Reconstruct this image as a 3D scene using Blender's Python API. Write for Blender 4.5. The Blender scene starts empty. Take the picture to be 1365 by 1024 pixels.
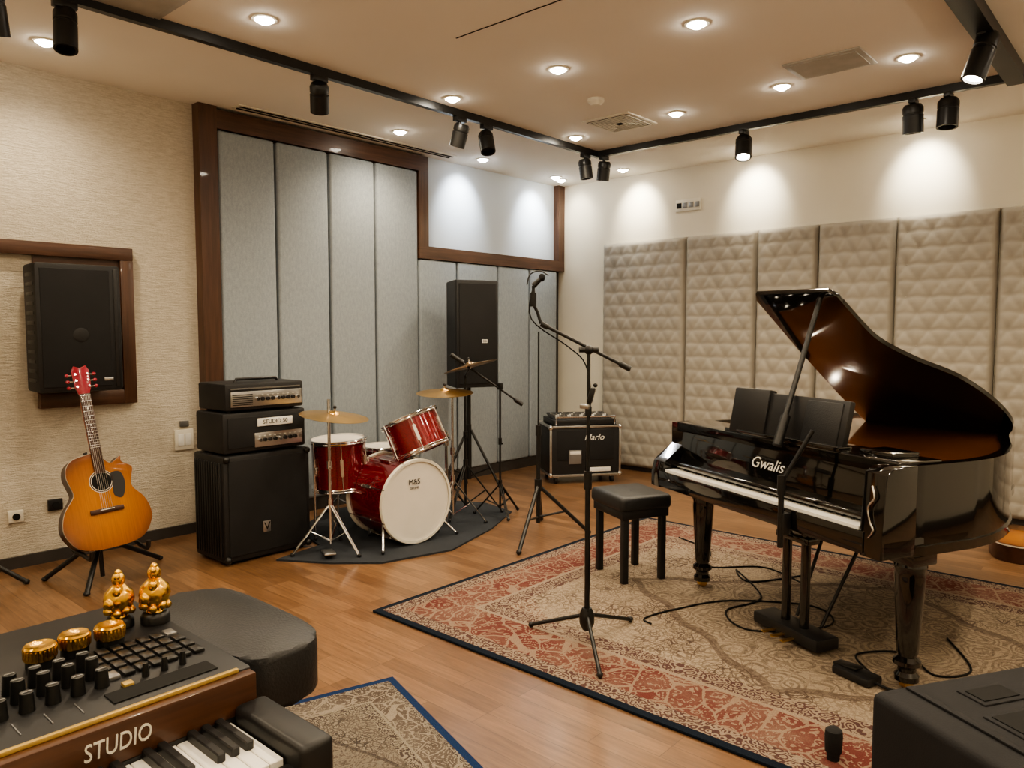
import bpy, bmesh, math, random
from mathutils import Vector, Matrix, Euler
random.seed(4)
V=Vector
# ------------------------------------------------------------------ helpers
class NT:
    def __init__(s,name):
        s.mat=bpy.data.materials.new(name); s.mat.use_nodes=True
        s.t=s.mat.node_tree; s.b=s.t.nodes['Principled BSDF']
    def n(s,t,**k):
        x=s.t.nodes.new(t)
        for a,b in k.items(): setattr(x,a,b)
        return x
    def l(s,a,b): s.t.links.new(a,b)
    def put(s,sock,val):
        if hasattr(val,'is_linked') or hasattr(val,'links'): s.l(val,sock)
        else: sock.default_value=val
    def m(s,op,a,b=0.0,c=None):
        x=s.n('ShaderNodeMath',operation=op); s.put(x.inputs[0],a); s.put(x.inputs[1],b)
        if c is not None: s.put(x.inputs[2],c)
        return x.outputs[0]
    def co(s,kind='Object'): return s.n('ShaderNodeTexCoord').outputs[kind]
    def mapping(s,vec,scale=(1,1,1),rot=(0,0,0),loc=(0,0,0)):
        x=s.n('ShaderNodeMapping'); s.l(vec,x.inputs[0]); x.inputs['Scale'].default_value=scale
        x.inputs['Rotation'].default_value=rot; x.inputs['Location'].default_value=loc; return x.outputs[0]
    def noise(s,vec,scale=5,detail=4,rough=.5):
        x=s.n('ShaderNodeTexNoise'); s.l(vec,x.inputs['Vector']); x.inputs['Scale'].default_value=scale
        x.inputs['Detail'].default_value=detail; x.inputs['Roughness'].default_value=rough; return x.outputs['Fac']
    def ramp(s,fac,stops,interp='LINEAR'):
        x=s.n('ShaderNodeValToRGB'); s.l(fac,x.inputs[0]); r=x.color_ramp; r.interpolation=interp
        while len(r.elements)<len(stops): r.elements.new(.5)
        for e,(p,c) in zip(r.elements,stops):
            e.position=p; e.color=(c[0],c[1],c[2],1) if not isinstance(c,(int,float)) else (c,c,c,1)
        return x.outputs[0]
    def mix(s,f,a,b,mode='MIX'):
        x=s.n('ShaderNodeMix',data_type='RGBA',blend_type=mode)
        s.put(x.inputs[0],f)
        for i,q in ((6,a),(7,b)):
            if isinstance(q,tuple): x.inputs[i].default_value=(q[0],q[1],q[2],1)
            else: s.l(q,x.inputs[i])
        return x.outputs[2]
    def bump(s,h,strength=.3,dist=.01):
        x=s.n('ShaderNodeBump'); s.l(h,x.inputs['Height']); x.inputs['Strength'].default_value=strength
        x.inputs['Distance'].default_value=dist; s.l(x.outputs[0],s.b.inputs['Normal'])
    def base(s,c):
        if isinstance(c,tuple): s.b.inputs['Base Color'].default_value=(c[0],c[1],c[2],1)
        else: s.l(c,s.b.inputs['Base Color'])
    def set(s,rough=.5,metal=0,coat=0,spec=None):
        s.b.inputs['Roughness'].default_value=rough; s.b.inputs['Metallic'].default_value=metal
        s.b.inputs['Coat Weight'].default_value=coat; s.b.inputs['Coat Roughness'].default_value=.04
        if spec is not None: s.b.inputs['Specular IOR Level'].default_value=spec
def pm(name,col,rough=.5,metal=0,coat=0,var=.12,vs=8,bump=0,bs=60,emit=0,spec=None):
    t=NT(name); c=t.co(); f=t.noise(c,vs,3)
    t.base(t.ramp(f,[(.3,tuple(x*(1-var) for x in col)),(.7,tuple(min(1,x*(1+var)) for x in col))]))
    t.set(rough,metal,coat,spec)
    if bump: t.bump(t.noise(c,bs,3),bump,.004)
    if emit:
        t.b.inputs['Emission Color'].default_value=(*col,1); t.b.inputs['Emission Strength'].default_value=emit
    return t.mat
class B:
    def __init__(s,name,M=None,parent=None,origin=None):
        s.name=name; s.M=M; s.parent=parent; s.origin=V(origin) if origin else None
        s.v=[];s.f=[];s.mi=[];s.mats=[]; s.T=Matrix.Identity(4)
    def raw(s,vs,fs,mat,T=None):
        if mat not in s.mats: s.mats.append(mat)
        k=s.mats.index(mat); o=len(s.v); M=s.T@T if T is not None else s.T
        s.v+= [M@V(p) for p in vs]; s.f+=[[i+o for i in f] for f in fs]; s.mi+=[k]*len(fs)
    def bm(s,bm,mat,T=None):
        bm.verts.index_update()
        s.raw([v.co.copy() for v in bm.verts],[[v.index for v in f.verts] for f in bm.faces],mat,T); bm.free()
    def box(s,c,size,mat,bev=0,rot=None,seg=2):
        bm=bmesh.new(); bmesh.ops.create_cube(bm,size=1)
        for v in bm.verts: v.co=V((v.co.x*size[0],v.co.y*size[1],v.co.z*size[2]))
        if bev: bmesh.ops.bevel(bm,geom=bm.edges[:],offset=bev,segments=seg,affect='EDGES',profile=.5)
        T=Matrix.Translation(V(c))
        if rot: T=T@Euler(rot).to_matrix().to_4x4()
        s.bm(bm,mat,T)
    def bx(s,x0,x1,y0,y1,z0,z1,mat,bev=0,seg=2):
        s.box(((x0+x1)/2,(y0+y1)/2,(z0+z1)/2),(abs(x1-x0),abs(y1-y0),abs(z1-z0)),mat,bev,None,seg)
    def cyl(s,p,q,r,mat,r2=None,n=14):
        p=V(p);q=V(q); d=q-p; L=d.length
        if L<1e-6: return
        r2=r if r2 is None else r2
        T=Matrix.Translation(p)@d.to_track_quat('Z','Y').to_matrix().to_4x4()
        s.lathe([(0,0),(r,0),(r2,L),(0,L)],mat,T,n)
    def lathe(s,prof,mat,T=None,n=24):
        vs=[];fs=[];rings=[]
        for r,z in prof:
            if r<1e-6: rings.append([len(vs)]); vs.append((0,0,z))
            else:
                rings.append(list(range(len(vs),len(vs)+n)))
                vs+=[(r*math.cos(2*math.pi*i/n),r*math.sin(2*math.pi*i/n),z) for i in range(n)]
        for a,b in zip(rings,rings[1:]):
            for i in range(n):
                j=(i+1)%n
                if len(a)==1 and len(b)==1: break
                if len(a)==1: fs.append([a[0],b[i],b[j]])
                elif len(b)==1: fs.append([a[i],a[j],b[0]])
                else: fs.append([a[i],a[j],b[j],b[i]])
        s.raw(vs,fs,mat,T)
    def prism(s,pts,z0,z1,mat,T=None,bev=0,side=None):
        bm=bmesh.new(); lo=[bm.verts.new((p[0],p[1],z0)) for p in pts]; hi=[bm.verts.new((p[0],p[1],z1)) for p in pts]
        n=len(pts); bm.faces.new(lo[::-1]); bm.faces.new(hi)
        if side is None:
            for i in range(n): bm.faces.new([lo[i],lo[(i+1)%n],hi[(i+1)%n],hi[i]])
        if bev: 
            es=[e for e in bm.edges if abs(e.verts[0].co.z-e.verts[1].co.z)<1e-6]
            bmesh.ops.bevel(bm,geom=es,offset=bev,segments=2,affect='EDGES',profile=.5)
        s.bm(bm,mat,T)
        if side is not None:
            vs=[(p[0],p[1],z0) for p in pts]+[(p[0],p[1],z1) for p in pts]
            s.raw(vs,[[i,(i+1)%n,(i+1)%n+n,i+n] for i in range(n)],side,T)
    def ring(s,po,pi,z0,z1,mat):
        n=len(po); vs=[(*p,z0) for p in po]+[(*p,z1) for p in po]+[(*p,z0) for p in pi]+[(*p,z1) for p in pi]; fs=[]
        for i in range(n):
            j=(i+1)%n
            fs+=[[i,j,j+n,i+n],[i+2*n,i+3*n,j+3*n,j+2*n],[i+n,j+n,j+3*n,i+3*n],[i,i+2*n,j+2*n,j]]
        s.raw(vs,fs,mat)
    def tube(s,pts,r,mat,n=8,sm=0):
        P=[V(p) for p in pts]
        if sm: P=catmull(P,sm)
        vs=[];fs=[]; up=None
        for i,p in enumerate(P):
            d=(P[min(i+1,len(P)-1)]-P[max(i-1,0)]).normalized()
            if up is None: up=d.orthogonal().normalized()
            up=(up-d*up.dot(d)).normalized(); w=d.cross(up)
            vs+=[p+(up*math.cos(2*math.pi*k/n)+w*math.sin(2*math.pi*k/n))*r for k in range(n)]
        for i in range(len(P)-1):
            for k in range(n):
                fs.append([i*n+k,i*n+(k+1)%n,(i+1)*n+(k+1)%n,(i+1)*n+k])
        fs.append(list(range(n))[::-1]); fs.append([len(vs)-n+k for k in range(n)])
        s.raw(vs,fs,mat)
    def sph(s,c,r,mat,sc=(1,1,1),rot=(0,0,0),n=16):
        bm=bmesh.new(); bmesh.ops.create_uvsphere(bm,u_segments=n,v_segments=max(6,n//2),radius=r)
        s.bm(bm,mat,Matrix.Translation(V(c))@Euler(rot).to_matrix().to_4x4()@Matrix.Diagonal((*sc,1)))
    def text(s,txt,size,mat,T,ext=.001,sx=1,align='CENTER',shear=0):
        c=bpy.data.curves.new('tmp','FONT'); c.body=txt; c.size=size; c.extrude=ext; c.align_x=align; c.align_y='CENTER'; c.resolution_u=3; c.shear=shear
        o=bpy.data.objects.new('tmp',c); bpy.context.collection.objects.link(o)
        bpy.context.view_layer.update(); me=o.to_mesh()
        s.raw([v.co.copy() for v in me.vertices],[list(p.vertices) for p in me.polygons],mat,T@Matrix.Diagonal((sx,1,1,1)))
        o.to_mesh_clear(); bpy.data.objects.remove(o); bpy.data.curves.remove(c)
    def done(s,ang=35):
        me=bpy.data.meshes.new(s.name)
        vs=s.v if s.origin is None else [p-s.origin for p in s.v]
        me.from_pydata(vs,[],s.f)
        for m in s.mats: me.materials.append(m)
        me.polygons.foreach_set('material_index',s.mi)
        bm=bmesh.new(); bm.from_mesh(me); bmesh.ops.recalc_face_normals(bm,faces=bm.faces[:]); bm.to_mesh(me); bm.free()
        me.polygons.foreach_set('use_smooth',[True]*len(me.polygons)); me.set_sharp_from_angle(angle=math.radians(ang))
        o=bpy.data.objects.new(s.name,me); bpy.context.collection.objects.link(o)
        if s.M is not None: o.matrix_world=s.M
        if s.origin is not None: o.location=s.origin
        if s.parent is not None: o.parent=s.parent
        return o
def catmull(P,k,closed=False):
    out=[];n=len(P)
    rng=range(n) if closed else range(n-1)
    for i in rng:
        g=(lambda j:P[j%n]) if closed else (lambda j:P[max(0,min(n-1,j))])
        a,b,c,d=g(i-1),g(i),g(i+1),g(i+2)
        for j in range(k):
            t=j/k; out.append(.5*((2*b)+(c-a)*t+(2*a-5*b+4*c-d)*t*t+(3*b-a-3*c+d)*t**3))
    if not closed: out.append(P[-1])
    return out
def inset(pts,d):
    n=len(pts); out=[]
    for i in range(n):
        p=V(pts[i]);a=(p-V(pts[i-1])).normalized();b=(V(pts[(i+1)%n])-p).normalized()
        na=V((-a.y,a.x));nb=V((-b.y,b.x)); m=(na+nb).normalized(); k=max(.5,m.dot(na))
        out.append(tuple(p+m*d/k))
    return out
def frame(o,ang,z=0): return Matrix.Translation(V((o[0],o[1],z)))@Matrix.Rotation(math.radians(ang),4,'Z')
def axis(p,d): return Matrix.Translation(V(p))@V(d).to_track_quat('Z','Y').to_matrix().to_4x4()
def empty(name,loc=(0,0,0)):
    e=bpy.data.objects.new(name,None); bpy.context.collection.objects.link(e); e.location=loc; e.empty_display_size=.1; return e
# ------------------------------------------------------------------ materials
M={}
M['blk']=pm('black_tolex',(.011,.011,.012),.55,bump=.25,bs=400)
M['blkm']=pm('black_metal',(.010,.010,.010),.38,0,0)
M['blks']=pm('black_plastic',(.013,.013,.014),.42)
M['case']=pm('charcoal_case_plastic',(.016,.016,.018),.7,bump=.15,bs=300,spec=.25)
M['grille']=pm('grille_cloth',(.011,.011,.012),.8,bump=.6,bs=700)
M['piano']=pm('piano_lacquer',(.005,.0045,.004),.08,coat=1,var=.05)
M['lidin']=pm('polished_brown_lacquer',(.034,.011,.0045),.06,coat=1,var=.35,vs=1.5)
M['sound']=pm('soundboard_varnish',(.13,.045,.014),.10,coat=1,var=.25,vs=2)
M['ivory']=pm('ivory_keys',(.92,.90,.84),.25,coat=.3,var=.02)
M['gold']=pm('gold',(.85,.5,.09),.2,1,bump=.3,bs=60)
M['brass']=pm('cymbal_bronze',(.72,.45,.16),.28,1)
M['cymd']=pm('cymbal_dark_bronze',(.33,.22,.12),.32,1)
M['chrome']=pm('chrome',(.75,.75,.76),.14,1,var=.03)
M['steel']=pm('brushed_steel',(.5,.5,.5),.32,1)
M['red']=pm('red_sparkle_lacquer',(.19,.004,.010),.16,.25,1,var=.35,vs=120)
M['head']=pm('drum_head',(.74,.7,.63),.5,var=.03)
M['leather']=pm('black_leather',(.018,.019,.021),.42,bump=.3,bs=180)
M['white']=pm('white_print',(.75,.75,.72),.5)
M['knob']=pm('knob_grey',(.25,.25,.25),.35,.6)
M['cream']=pm('cream_plastic',(.72,.69,.6),.4,var=.03)
M['dark']=pm('dark_void',(.004,.004,.004),.9)
M['mat']=pm('drum_mat_felt',(.025,.03,.038),.95,bump=.5,bs=250)
M['orangew']=pm('red_cedar',(.35,.09,.03),.2,coat=.8,var=.3,vs=6)
M['rosew']=pm('rosewood',(.05,.018,.01),.35,var=.3,vs=20)
M['redhead']=pm('red_headstock',(.3,.01,.03),.2,coat=.8)
M['ylw']=pm('amber_trim',(.55,.38,.12),.35,.4)
M['emw']=pm('lamp_glow_warm',(1,.9,.74),.5,emit=75)
M['emc']=pm('lamp_glow_neutral',(.93,.95,1),.5,emit=70)
def wood(name,c1,c2,rough=.4,axis_='Z',sc=1):
    t=NT(name); s={'X':(1,14,14),'Y':(14,1,14),'Z':(14,14,1)}[axis_]
    v=t.mapping(t.co(),tuple(q*sc for q in s)); f=t.noise(v,3,6,.6)
    t.base(t.ramp(f,[(.3,c1),(.7,c2)])); t.set(rough,coat=.15); t.bump(f,.1,.002); return t.mat
M['frame']=wood('walnut_frame',(.055,.024,.013),(.115,.055,.031),.4)
M['frameY']=wood('walnut_frame_y',(.055,.024,.013),(.115,.055,.031),.4,'Y')
M['wstrip']=wood('walnut_strip',(.045,.017,.008),(.11,.045,.02),.4,'Y')
t=NT('oak_strip_floor'); c=t.co()
br=t.n('ShaderNodeTexBrick'); t.l(c,br.inputs['Vector']); br.offset=.37; br.offset_frequency=3
for k,v in {'Scale':1,'Mortar Size':.0012,'Brick Width':.62,'Row Height':.085,'Bias':0}.items(): br.inputs[k].default_value=v
br.inputs['Color1'].default_value=(0,0,0,1); br.inputs['Color2'].default_value=(1,1,1,1); br.inputs['Mortar'].default_value=(.35,.35,.35,1)
g=t.noise(t.mapping(c,(2.2,26,1)),2.2,7,.65)
tone=t.ramp(br.outputs['Color'],[(0,(.165,.088,.042)),(.5,(.215,.118,.058)),(1,(.27,.153,.078))])
gr=t.ramp(g,[(.3,(.62,.58,.55)),(.7,(1.15,1.12,1.1))])
colr=t.mix(1.0,tone,gr,'MULTIPLY')
mo=t.ramp(br.outputs['Fac'],[(0,1.0),(1,.5)])
t.base(t.mix(1.0,colr,mo,'MULTIPLY')); t.set(.34,coat=.2); t.b.inputs['Coat Roughness'].default_value=.16
t.bump(t.m('SUBTRACT',g,t.m('MULTIPLY',br.outputs['Fac'],.8)),.1,.002); M['floor']=t.mat
M['ceil']=pm('ceiling_paint',(.80,.765,.70),.9,var=.015,vs=2)
M['wallb']=pm('cream_wall_paint',(.76,.72,.61),.85,var=.02,vs=3,bump=.05,bs=200)
M['wallw']=pm('white_upper_wall',(.56,.61,.65),.85,var=.02,vs=3)
t=NT('grasscloth_plaster'); c=t.co()
n1=t.noise(t.mapping(c,(5,7,64)),1.8,6,.66); n2=t.noise(t.mapping(c,(40,40,130)),2,4,.6)
h=t.m('ADD',n1,t.m('MULTIPLY',n2,.6))
t.base(t.ramp(h,[(.5,(.54,.48,.38)),(1.0,(.80,.74,.63))])); t.set(.9); t.bump(h,.8,.016); M['plaster']=t.mat
t=NT('grey_blue_fabric'); c=t.co(); n1=t.noise(c,160,4,.7); n2=t.noise(t.mapping(c,(30,30,12)),2,3)
t.base(t.ramp(t.m('ADD',t.m('MULTIPLY',n1,.6),t.m('MULTIPLY',n2,.4)),[(.35,(.28,.32,.355)),(.65,(.38,.425,.46))])); t.set(.95,spec=.15); t.bump(n1,.35,.003); M['fabric']=t.mat
M['tuft']=pm('greige_upholstery',(.36,.335,.29),.55,var=.05,vs=5,bump=.1,bs=220)
M['base']=pm('baseboard_dark',(.05,.045,.042),.5)
def rugmat(name,hx,hy,pal,bw,sc=1.0,ew=.035):
    t=NT(name); c=t.co(); sp=t.n('ShaderNodeSeparateXYZ'); t.l(c,sp.inputs[0])
    ax=t.m('ABSOLUTE',sp.outputs[0]); ay=t.m('ABSOLUTE',sp.outputs[1])
    d=t.m('MINIMUM',t.m('SUBTRACT',hx,ax),t.m('SUBTRACT',hy,ay))
    cb=t.n('ShaderNodeCombineXYZ'); t.l(ax,cb.inputs[0]); t.l(ay,cb.inputs[1]); A=cb.outputs[0]
    nz=t.n('ShaderNodeTexNoise'); t.l(A,nz.inputs['Vector']); nz.inputs['Scale'].default_value=5
    wv=t.n('ShaderNodeVectorMath',operation='MULTIPLY_ADD'); t.l(nz.outputs['Color'],wv.inputs[0]); wv.inputs[1].default_value=(.12,.12,0); t.l(A,wv.inputs[2])
    def vor(scale,feat='F1'):
        v=t.n('ShaderNodeTexVoronoi',feature=feat); t.l(wv.outputs[0],v.inputs['Vector']); v.inputs['Scale'].default_value=scale*sc; return v.outputs['Distance']
    v1=vor(8); v2=vor(34); v3=vor(7,'DISTANCE_TO_EDGE'); v4=vor(22,'DISTANCE_TO_EDGE')
    wavy=t.m('SINE',t.m('MULTIPLY',v1,34)); fine=t.m('SINE',t.m('MULTIPLY',v2,16))
    orn=t.m('GREATER_THAN',t.m('ADD',t.m('MULTIPLY',wavy,.55),t.m('MULTIPLY',fine,.8)),.12)
    vine=t.m('LESS_THAN',v4,.05); vine2=t.m('LESS_THAN',v3,.035)
    field=t.mix(orn,pal['f1'],pal['f2']); field=t.mix(vine,field,pal['f3']); 
    wear=t.noise(c,3.5,5,.6)
    field=t.mix(t.ramp(wear,[(.42,0.0),(.62,.6)]),field,pal['f4'])
    q=t.m('ADD',t.m('DIVIDE',ax,hx*.62),t.m('DIVIDE',ay,hy*.62))
    q=t.m('ADD',q,t.m('MULTIPLY',t.m('SINE',t.m('MULTIPLY',ax,18)),.03))
    inside=t.m('LESS_THAN',q,1.0); ring=t.m('LESS_THAN',t.m('ABSOLUTE',t.m('SUBTRACT',q,1.0)),.035)
    inner=t.mix(t.m('GREATER_THAN',wavy,.2),pal['f4'],pal['f2']); inner=t.mix(vine,inner,pal['f1'])
    field=t.mix(t.m('MULTIPLY',inside,.6),field,inner); field=t.mix(t.m('MULTIPLY',ring,.6),field,pal['f3'])
    q2=t.m('GREATER_THAN',t.m('ADD',t.m('DIVIDE',ax,hx),t.m('DIVIDE',ay,hy)),1.22)
    span=t.mix(orn,pal['f4'],pal['b1']); field=t.mix(t.m('MULTIPLY',q2,.4),field,span)
    motif=t.m('GREATER_THAN',t.m('ADD',t.m('MULTIPLY',wavy,.85),t.m('MULTIPLY',fine,.8)),.62)
    bord=t.mix(motif,pal['b1'],pal['b2']); bord=t.mix(vine2,bord,pal['b2'])
    bord=t.mix(t.ramp(wear,[(.4,0.05),(.75,.45)]),bord,pal['f1'])
    guard=t.mix(t.m('GREATER_THAN',fine,0),pal['g1'],pal['g2'])
    col=t.mix(t.m('LESS_THAN',d,bw*1.33),field,guard)
    col=t.mix(t.m('LESS_THAN',d,bw*1.06),col,pal['g1']); 
    col=t.mix(t.m('LESS_THAN',d,bw),col,bord)
    col=t.mix(t.m('LESS_THAN',d,bw*.32),col,guard)
    col=t.mix(t.m('LESS_THAN',d,ew),col,pal['edge'])
    fz=t.noise(c,240,2); col=t.mix(1.0,col,t.ramp(fz,[(.3,.72),(.7,1.12)]),'MULTIPLY')
    t.base(col); t.set(.95,spec=.1); t.bump(fz,.5,.004); return t.mat
M['rug']=rugmat('persian_rug_wool',1.84,1.28,dict(f1=(.33,.265,.20),f2=(.17,.13,.098),f3=(.10,.07,.056),f4=(.37,.30,.225),b1=(.135,.034,.030),b2=(.26,.18,.135),g1=(.29,.23,.175),g2=(.10,.055,.05),edge=(.012,.018,.030)),.36)
M['rug2']=rugmat('small_rug_wool',.8,.375,dict(f1=(.25,.22,.18),f2=(.09,.072,.06),f3=(.045,.036,.035),f4=(.18,.15,.12),b1=(.085,.064,.054),b2=(.27,.23,.185),g1=(.25,.22,.175),g2=(.075,.056,.05),edge=(.015,.035,.10)),.15,1.9,.03)
t=NT('amber_sunburst'); c=t.co(); v=t.mapping(c,(1/.26,.1,1/.30),loc=(0,0,-.24/.30))
gd=t.n('ShaderNodeTexGradient',gradient_type='SPHERICAL'); t.l(v,gd.inputs[0])
gr=t.noise(t.mapping(c,(60,1,2)),3,4)
t.base(t.mix(1.0,t.ramp(gd.outputs['Fac'],[(0,(.11,.025,.002)),(.22,(.28,.085,.004)),(.65,(.42,.15,.007))]),t.ramp(gr,[(.3,.85),(.7,1.1)]),'MULTIPLY')); t.set(.42,coat=.25,spec=.3); M['burst']=t.mat
# ------------------------------------------------------------------ room shell
X0,X1,Y0,Y1,Z=-5.13,2.0,-2.0,6.51,2.94
def shell(name,x0,x1,y0,y1,z0,z1,mat):
    b=B(name); b.bx(x0,x1,y0,y1,z0,z1,mat); return b.done()
shell('floor',X0-.1,X1+.1,Y0-.1,Y1+.1,-.1,0,M['floor'])
shell('ceiling',X0-.1,X1+.1,Y0-.1,Y1+.1,Z,Z+.1,M['ceil'])
shell('wall_left',X0-.1,X0,Y0-.1,Y1+.1,0,Z,M['plaster'])
shell('wall_back',X0,X1,Y1,Y1+.1,0,Z,M['wallb'])
shell('wall_right',X1,X1+.1,Y0-.1,Y1+.1,0,Z,M['wallb'])
shell('wall_front',X0,X1,Y0-.1,Y0,0,Z,M['wallb'])
shell('baseboard_left',X0,X0+.02,Y0,2.49,0,.07,M['base'])
shell('baseboard_back',X0+.1,X1,Y1-.02,Y1,0,.07,M['base'])
shell('baseboard_right',X1-.02,X1,Y0,Y1-.02,0,.07,M['base'])
shell('trim_1',X0,X0+.09,2.49,2.62,0,Z,M['frame'])
shell('trim_2',X0,X0+.09,2.62,4.56,2.79,2.92,M['frameY'])
shell('trim_3',X0,X0+.09,4.45,4.56,2.15,2.79,M['frame'])
shell('trim_4',X0,X0+.09,4.45,6.51,2.04,2.15,M['frameY'])
shell('trim_5',X0,X0+.09,6.41,6.51,2.15,Z,M['frame'])
shell('trim_6',X0,X0+.07,2.62,6.51,0,.1,M['base'])
b=B('wall_panel_upper'); b.bx(X0,X0+.02,4.56,6.41,2.15,Z,M['wallw']); b.done()
b=B('wall_alcove_backing'); b.bx(X0,X0+.01,2.62,6.51,.1,2.79,M['base']); b.done()
def fpanel(y0,y1,z0,z1):
    b=B('acoustic_panel',origin=(X0+.02,(y0+y1)/2,(z0+z1)/2)); b.bx(X0+.012,X0+.085,y0+.009,y1-.009,z0,z1,M['fabric'],.022,4); b.done()
ys=[2.62,3.07,3.53,3.98,4.45]
for a,c_ in zip(ys,ys[1:]): fpanel(a,c_,.1,2.785)
ys=[4.45,4.915,5.467,5.944,6.40]
for a,c_ in zip(ys,ys[1:]): fpanel(a,c_,.1,2.035)
def tufted(x0,x1,z0,z1,k):
    b=B('tufted_wall_panel',origin=((x0+x1)/2,Y1,z0)); W=x1-x0-.008; Hh=z1-z0
    nx=int(W/.014); nz=int(Hh/.0125); cols=max(3,round(W/.165)); rows=round(Hh/.128)
    vs=[];fs=[]
    for j in range(nz+1):
        for i in range(nx+1):
            u=i/nx; w=j/nz; r=w*rows; cx=u*cols
            a=cx+r/2; c_=cx-r/2
            dia=min(abs(math.sin(math.pi*a)),abs(math.sin(math.pi*c_)))
            rr=r+.04*math.cos(2*math.pi*(cx+(.5 if int(r+.5)%2 else 0)))
            hz=abs(math.sin(math.pi*rr))
            hh=.013*dia**.5+.013*hz**.45+.0012*math.sin(u*31+w*57+k)
            e=min(u*W,(1-u)*W,w*Hh,(1-w)*Hh); ed=min(1,e/.035); hh=hh*ed+.045*math.sqrt(max(0,1-(1-ed)**2))
            vs.append((x0+.004+u*W,Y1-.018-hh,z0+w*Hh)) 
    for j in range(nz):
        for i in range(nx):
            a=j*(nx+1)+i; fs.append([a,a+1,a+nx+2,a+nx+1])
    b.raw(vs,fs,M['tuft']); b.bx(x0+.004,x1-.004,Y1-.0185,Y1-.001,z0,z1,M['tuft'])
    for r in range(1,rows):
        for c_ in range(cols+1):
            cx=(c_+(.5 if r%2 else 0))/cols
            if .03<cx<.97: b.sph((x0+.004+cx*W,Y1-.066,z0+Hh*r/rows),.010,M['tuft'],(1,.6,1),n=8)
    o=b.done(80)
xs=[-4.506,-3.563,-2.869,-2.34,-1.739,-1.051,-.40,.25,.9,1.6]
for k,(a,c_) in enumerate(zip(xs,xs[1:])): tufted(a,c_,.04,2.29,k)
b=B('wall_socket_plate',origin=(-3.57,Y1,2.58)); b.bx(-3.70,-3.44,Y1-.015,Y1,2.53,2.64,M['cream'],.004)
for i in range(4): b.bx(-3.685+i*.062,-3.635+i*.062,Y1-.019,Y1-.014,2.56,2.61,M['dark'] if i<1 else M['knob'],.002)
b.done()
b=B('light_switch',origin=(X0,2.37,.66)); b.bx(X0,X0+.015,2.30,2.43,.59,.73,M['cream'],.004); b.bx(X0+.012,X0+.02,2.32,2.36,.62,.7,M['white'],.002); b.bx(X0+.012,X0+.02,2.37,2.41,.62,.7,M['white'],.002); b.bx(X0,X0+.014,2.34,2.40,.75,.79,M['knob'],.002); b.done()
for y,z in ((1.347,.31),(1.558,.345)):
    b=B('wall_outlet',origin=(X0,y,z)); b.bx(X0,X0+.02,y-.04,y+.04,z-.035,z+.035,M['cream'] if y<1.4 else M['blks'],.004)
    b.cyl((X0+.02,y,z),(X0+.03,y,z),.02,M['dark'],n=12); b.done()
b=B('linear_air_diffuser'); b.bx(-4.98,-4.88,2.70,4.75,Z-.008,Z,M['cream']); b.bx(-4.965,-4.945,2.72,4.73,Z-.012,Z-.006,M['dark']); b.bx(-4.918,-4.898,2.72,4.73,Z-.012,Z-.006,M['dark']); b.done()
b=B('ceiling_air_vent'); cx,cy=-3.2,4.79
b.bx(cx-.2,cx+.2,cy-.2,cy+.2,Z-.012,Z,M['cream'],.004); b.bx(cx-.175,cx+.175,cy-.175,cy+.175,Z-.014,Z-.011,M['dark'])
for s_ in (.165,.14,.115,.09,.065,.04):
    for (dx,dy,w_,h_) in ((0,s_,2*s_,.009),(0,-s_,2*s_,.009),(s_,0,.009,2*s_),(-s_,0,.009,2*s_)): b.box((cx+dx,cy+dy,Z-.015),(w_+.006,h_,.006),M['cream'],.001)
b.done()
M['grey']=pm('vent_grey',(.40,.39,.36),.6)
b=B('ceiling_access_panel'); b.bx(-1.83,-1.40,4.40,4.72,Z-.01,Z,M['grey'],.003); b.bx(-1.80,-1.43,4.43,4.69,Z-.013,Z-.009,M['grey'])
b.done()
b=B('ceiling_access_panel'); b.bx(-3.95,-3.35,1.35,1.72,Z-.01,Z,M['grey'],.003); b.bx(-3.92,-3.38,1.38,1.69,Z-.013,Z-.009,M['grey']); b.done()
b=B('smoke_detector',Matrix.Translation((-3.01,4.22,Z))@Matrix.Rotation(math.pi,4,'X')); b.lathe([(0,0),(.055,0),(.055,.018),(.04,.032),(.03,.04),(0,.042)],M['cream']); b.done()
b=B('trim_ceiling_groove'); b.bx(-2.95,1.9,2.868,2.876,Z-.002,Z,M['dark']); b.done()
def lamp(kind,loc,target,e,size=140,blend=.9,col=(1,.82,.62),r=.04,par=None):
    l=bpy.data.lights.new('lamp','SPOT'); l.energy=e; l.spot_size=math.radians(size); l.spot_blend=blend; l.color=col; l.shadow_soft_size=r
    o=bpy.data.objects.new('lamp',l); bpy.context.collection.objects.link(o)
    d=(V(target)-V(loc)); q=d.to_track_quat('-Z','Y')
    if par: 
        o.parent=par; o.location=V(loc)-par.location; o.rotation_euler=q.to_euler()
    else: o.location=loc; o.rotation_euler=q.to_euler()
WARM=(1,.82,.58); NEU=(1,.90,.70); COOL=(.92,.96,1)
def downlight(x,y,e=38,tgt=None,size=155,col=WARM,gl='emw',r=.045,blend=.9):
    b=B('recessed_downlight',origin=(x,y,Z)); T=Matrix.Translation((x,y,Z))@Matrix.Rotation(math.pi,4,'X')
    b.lathe([(.062,0),(.062,.005),(.049,.007),(.046,.001)],M['cream'],T,24); b.lathe([(0,.026),(.020,.023),(.037,.013),(.046,.001)],M[gl],T,24)
    o=b.done(); lamp('s',(x,y,Z-.045),tgt or (x,y,0),e,size,blend,col,r,o)
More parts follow.
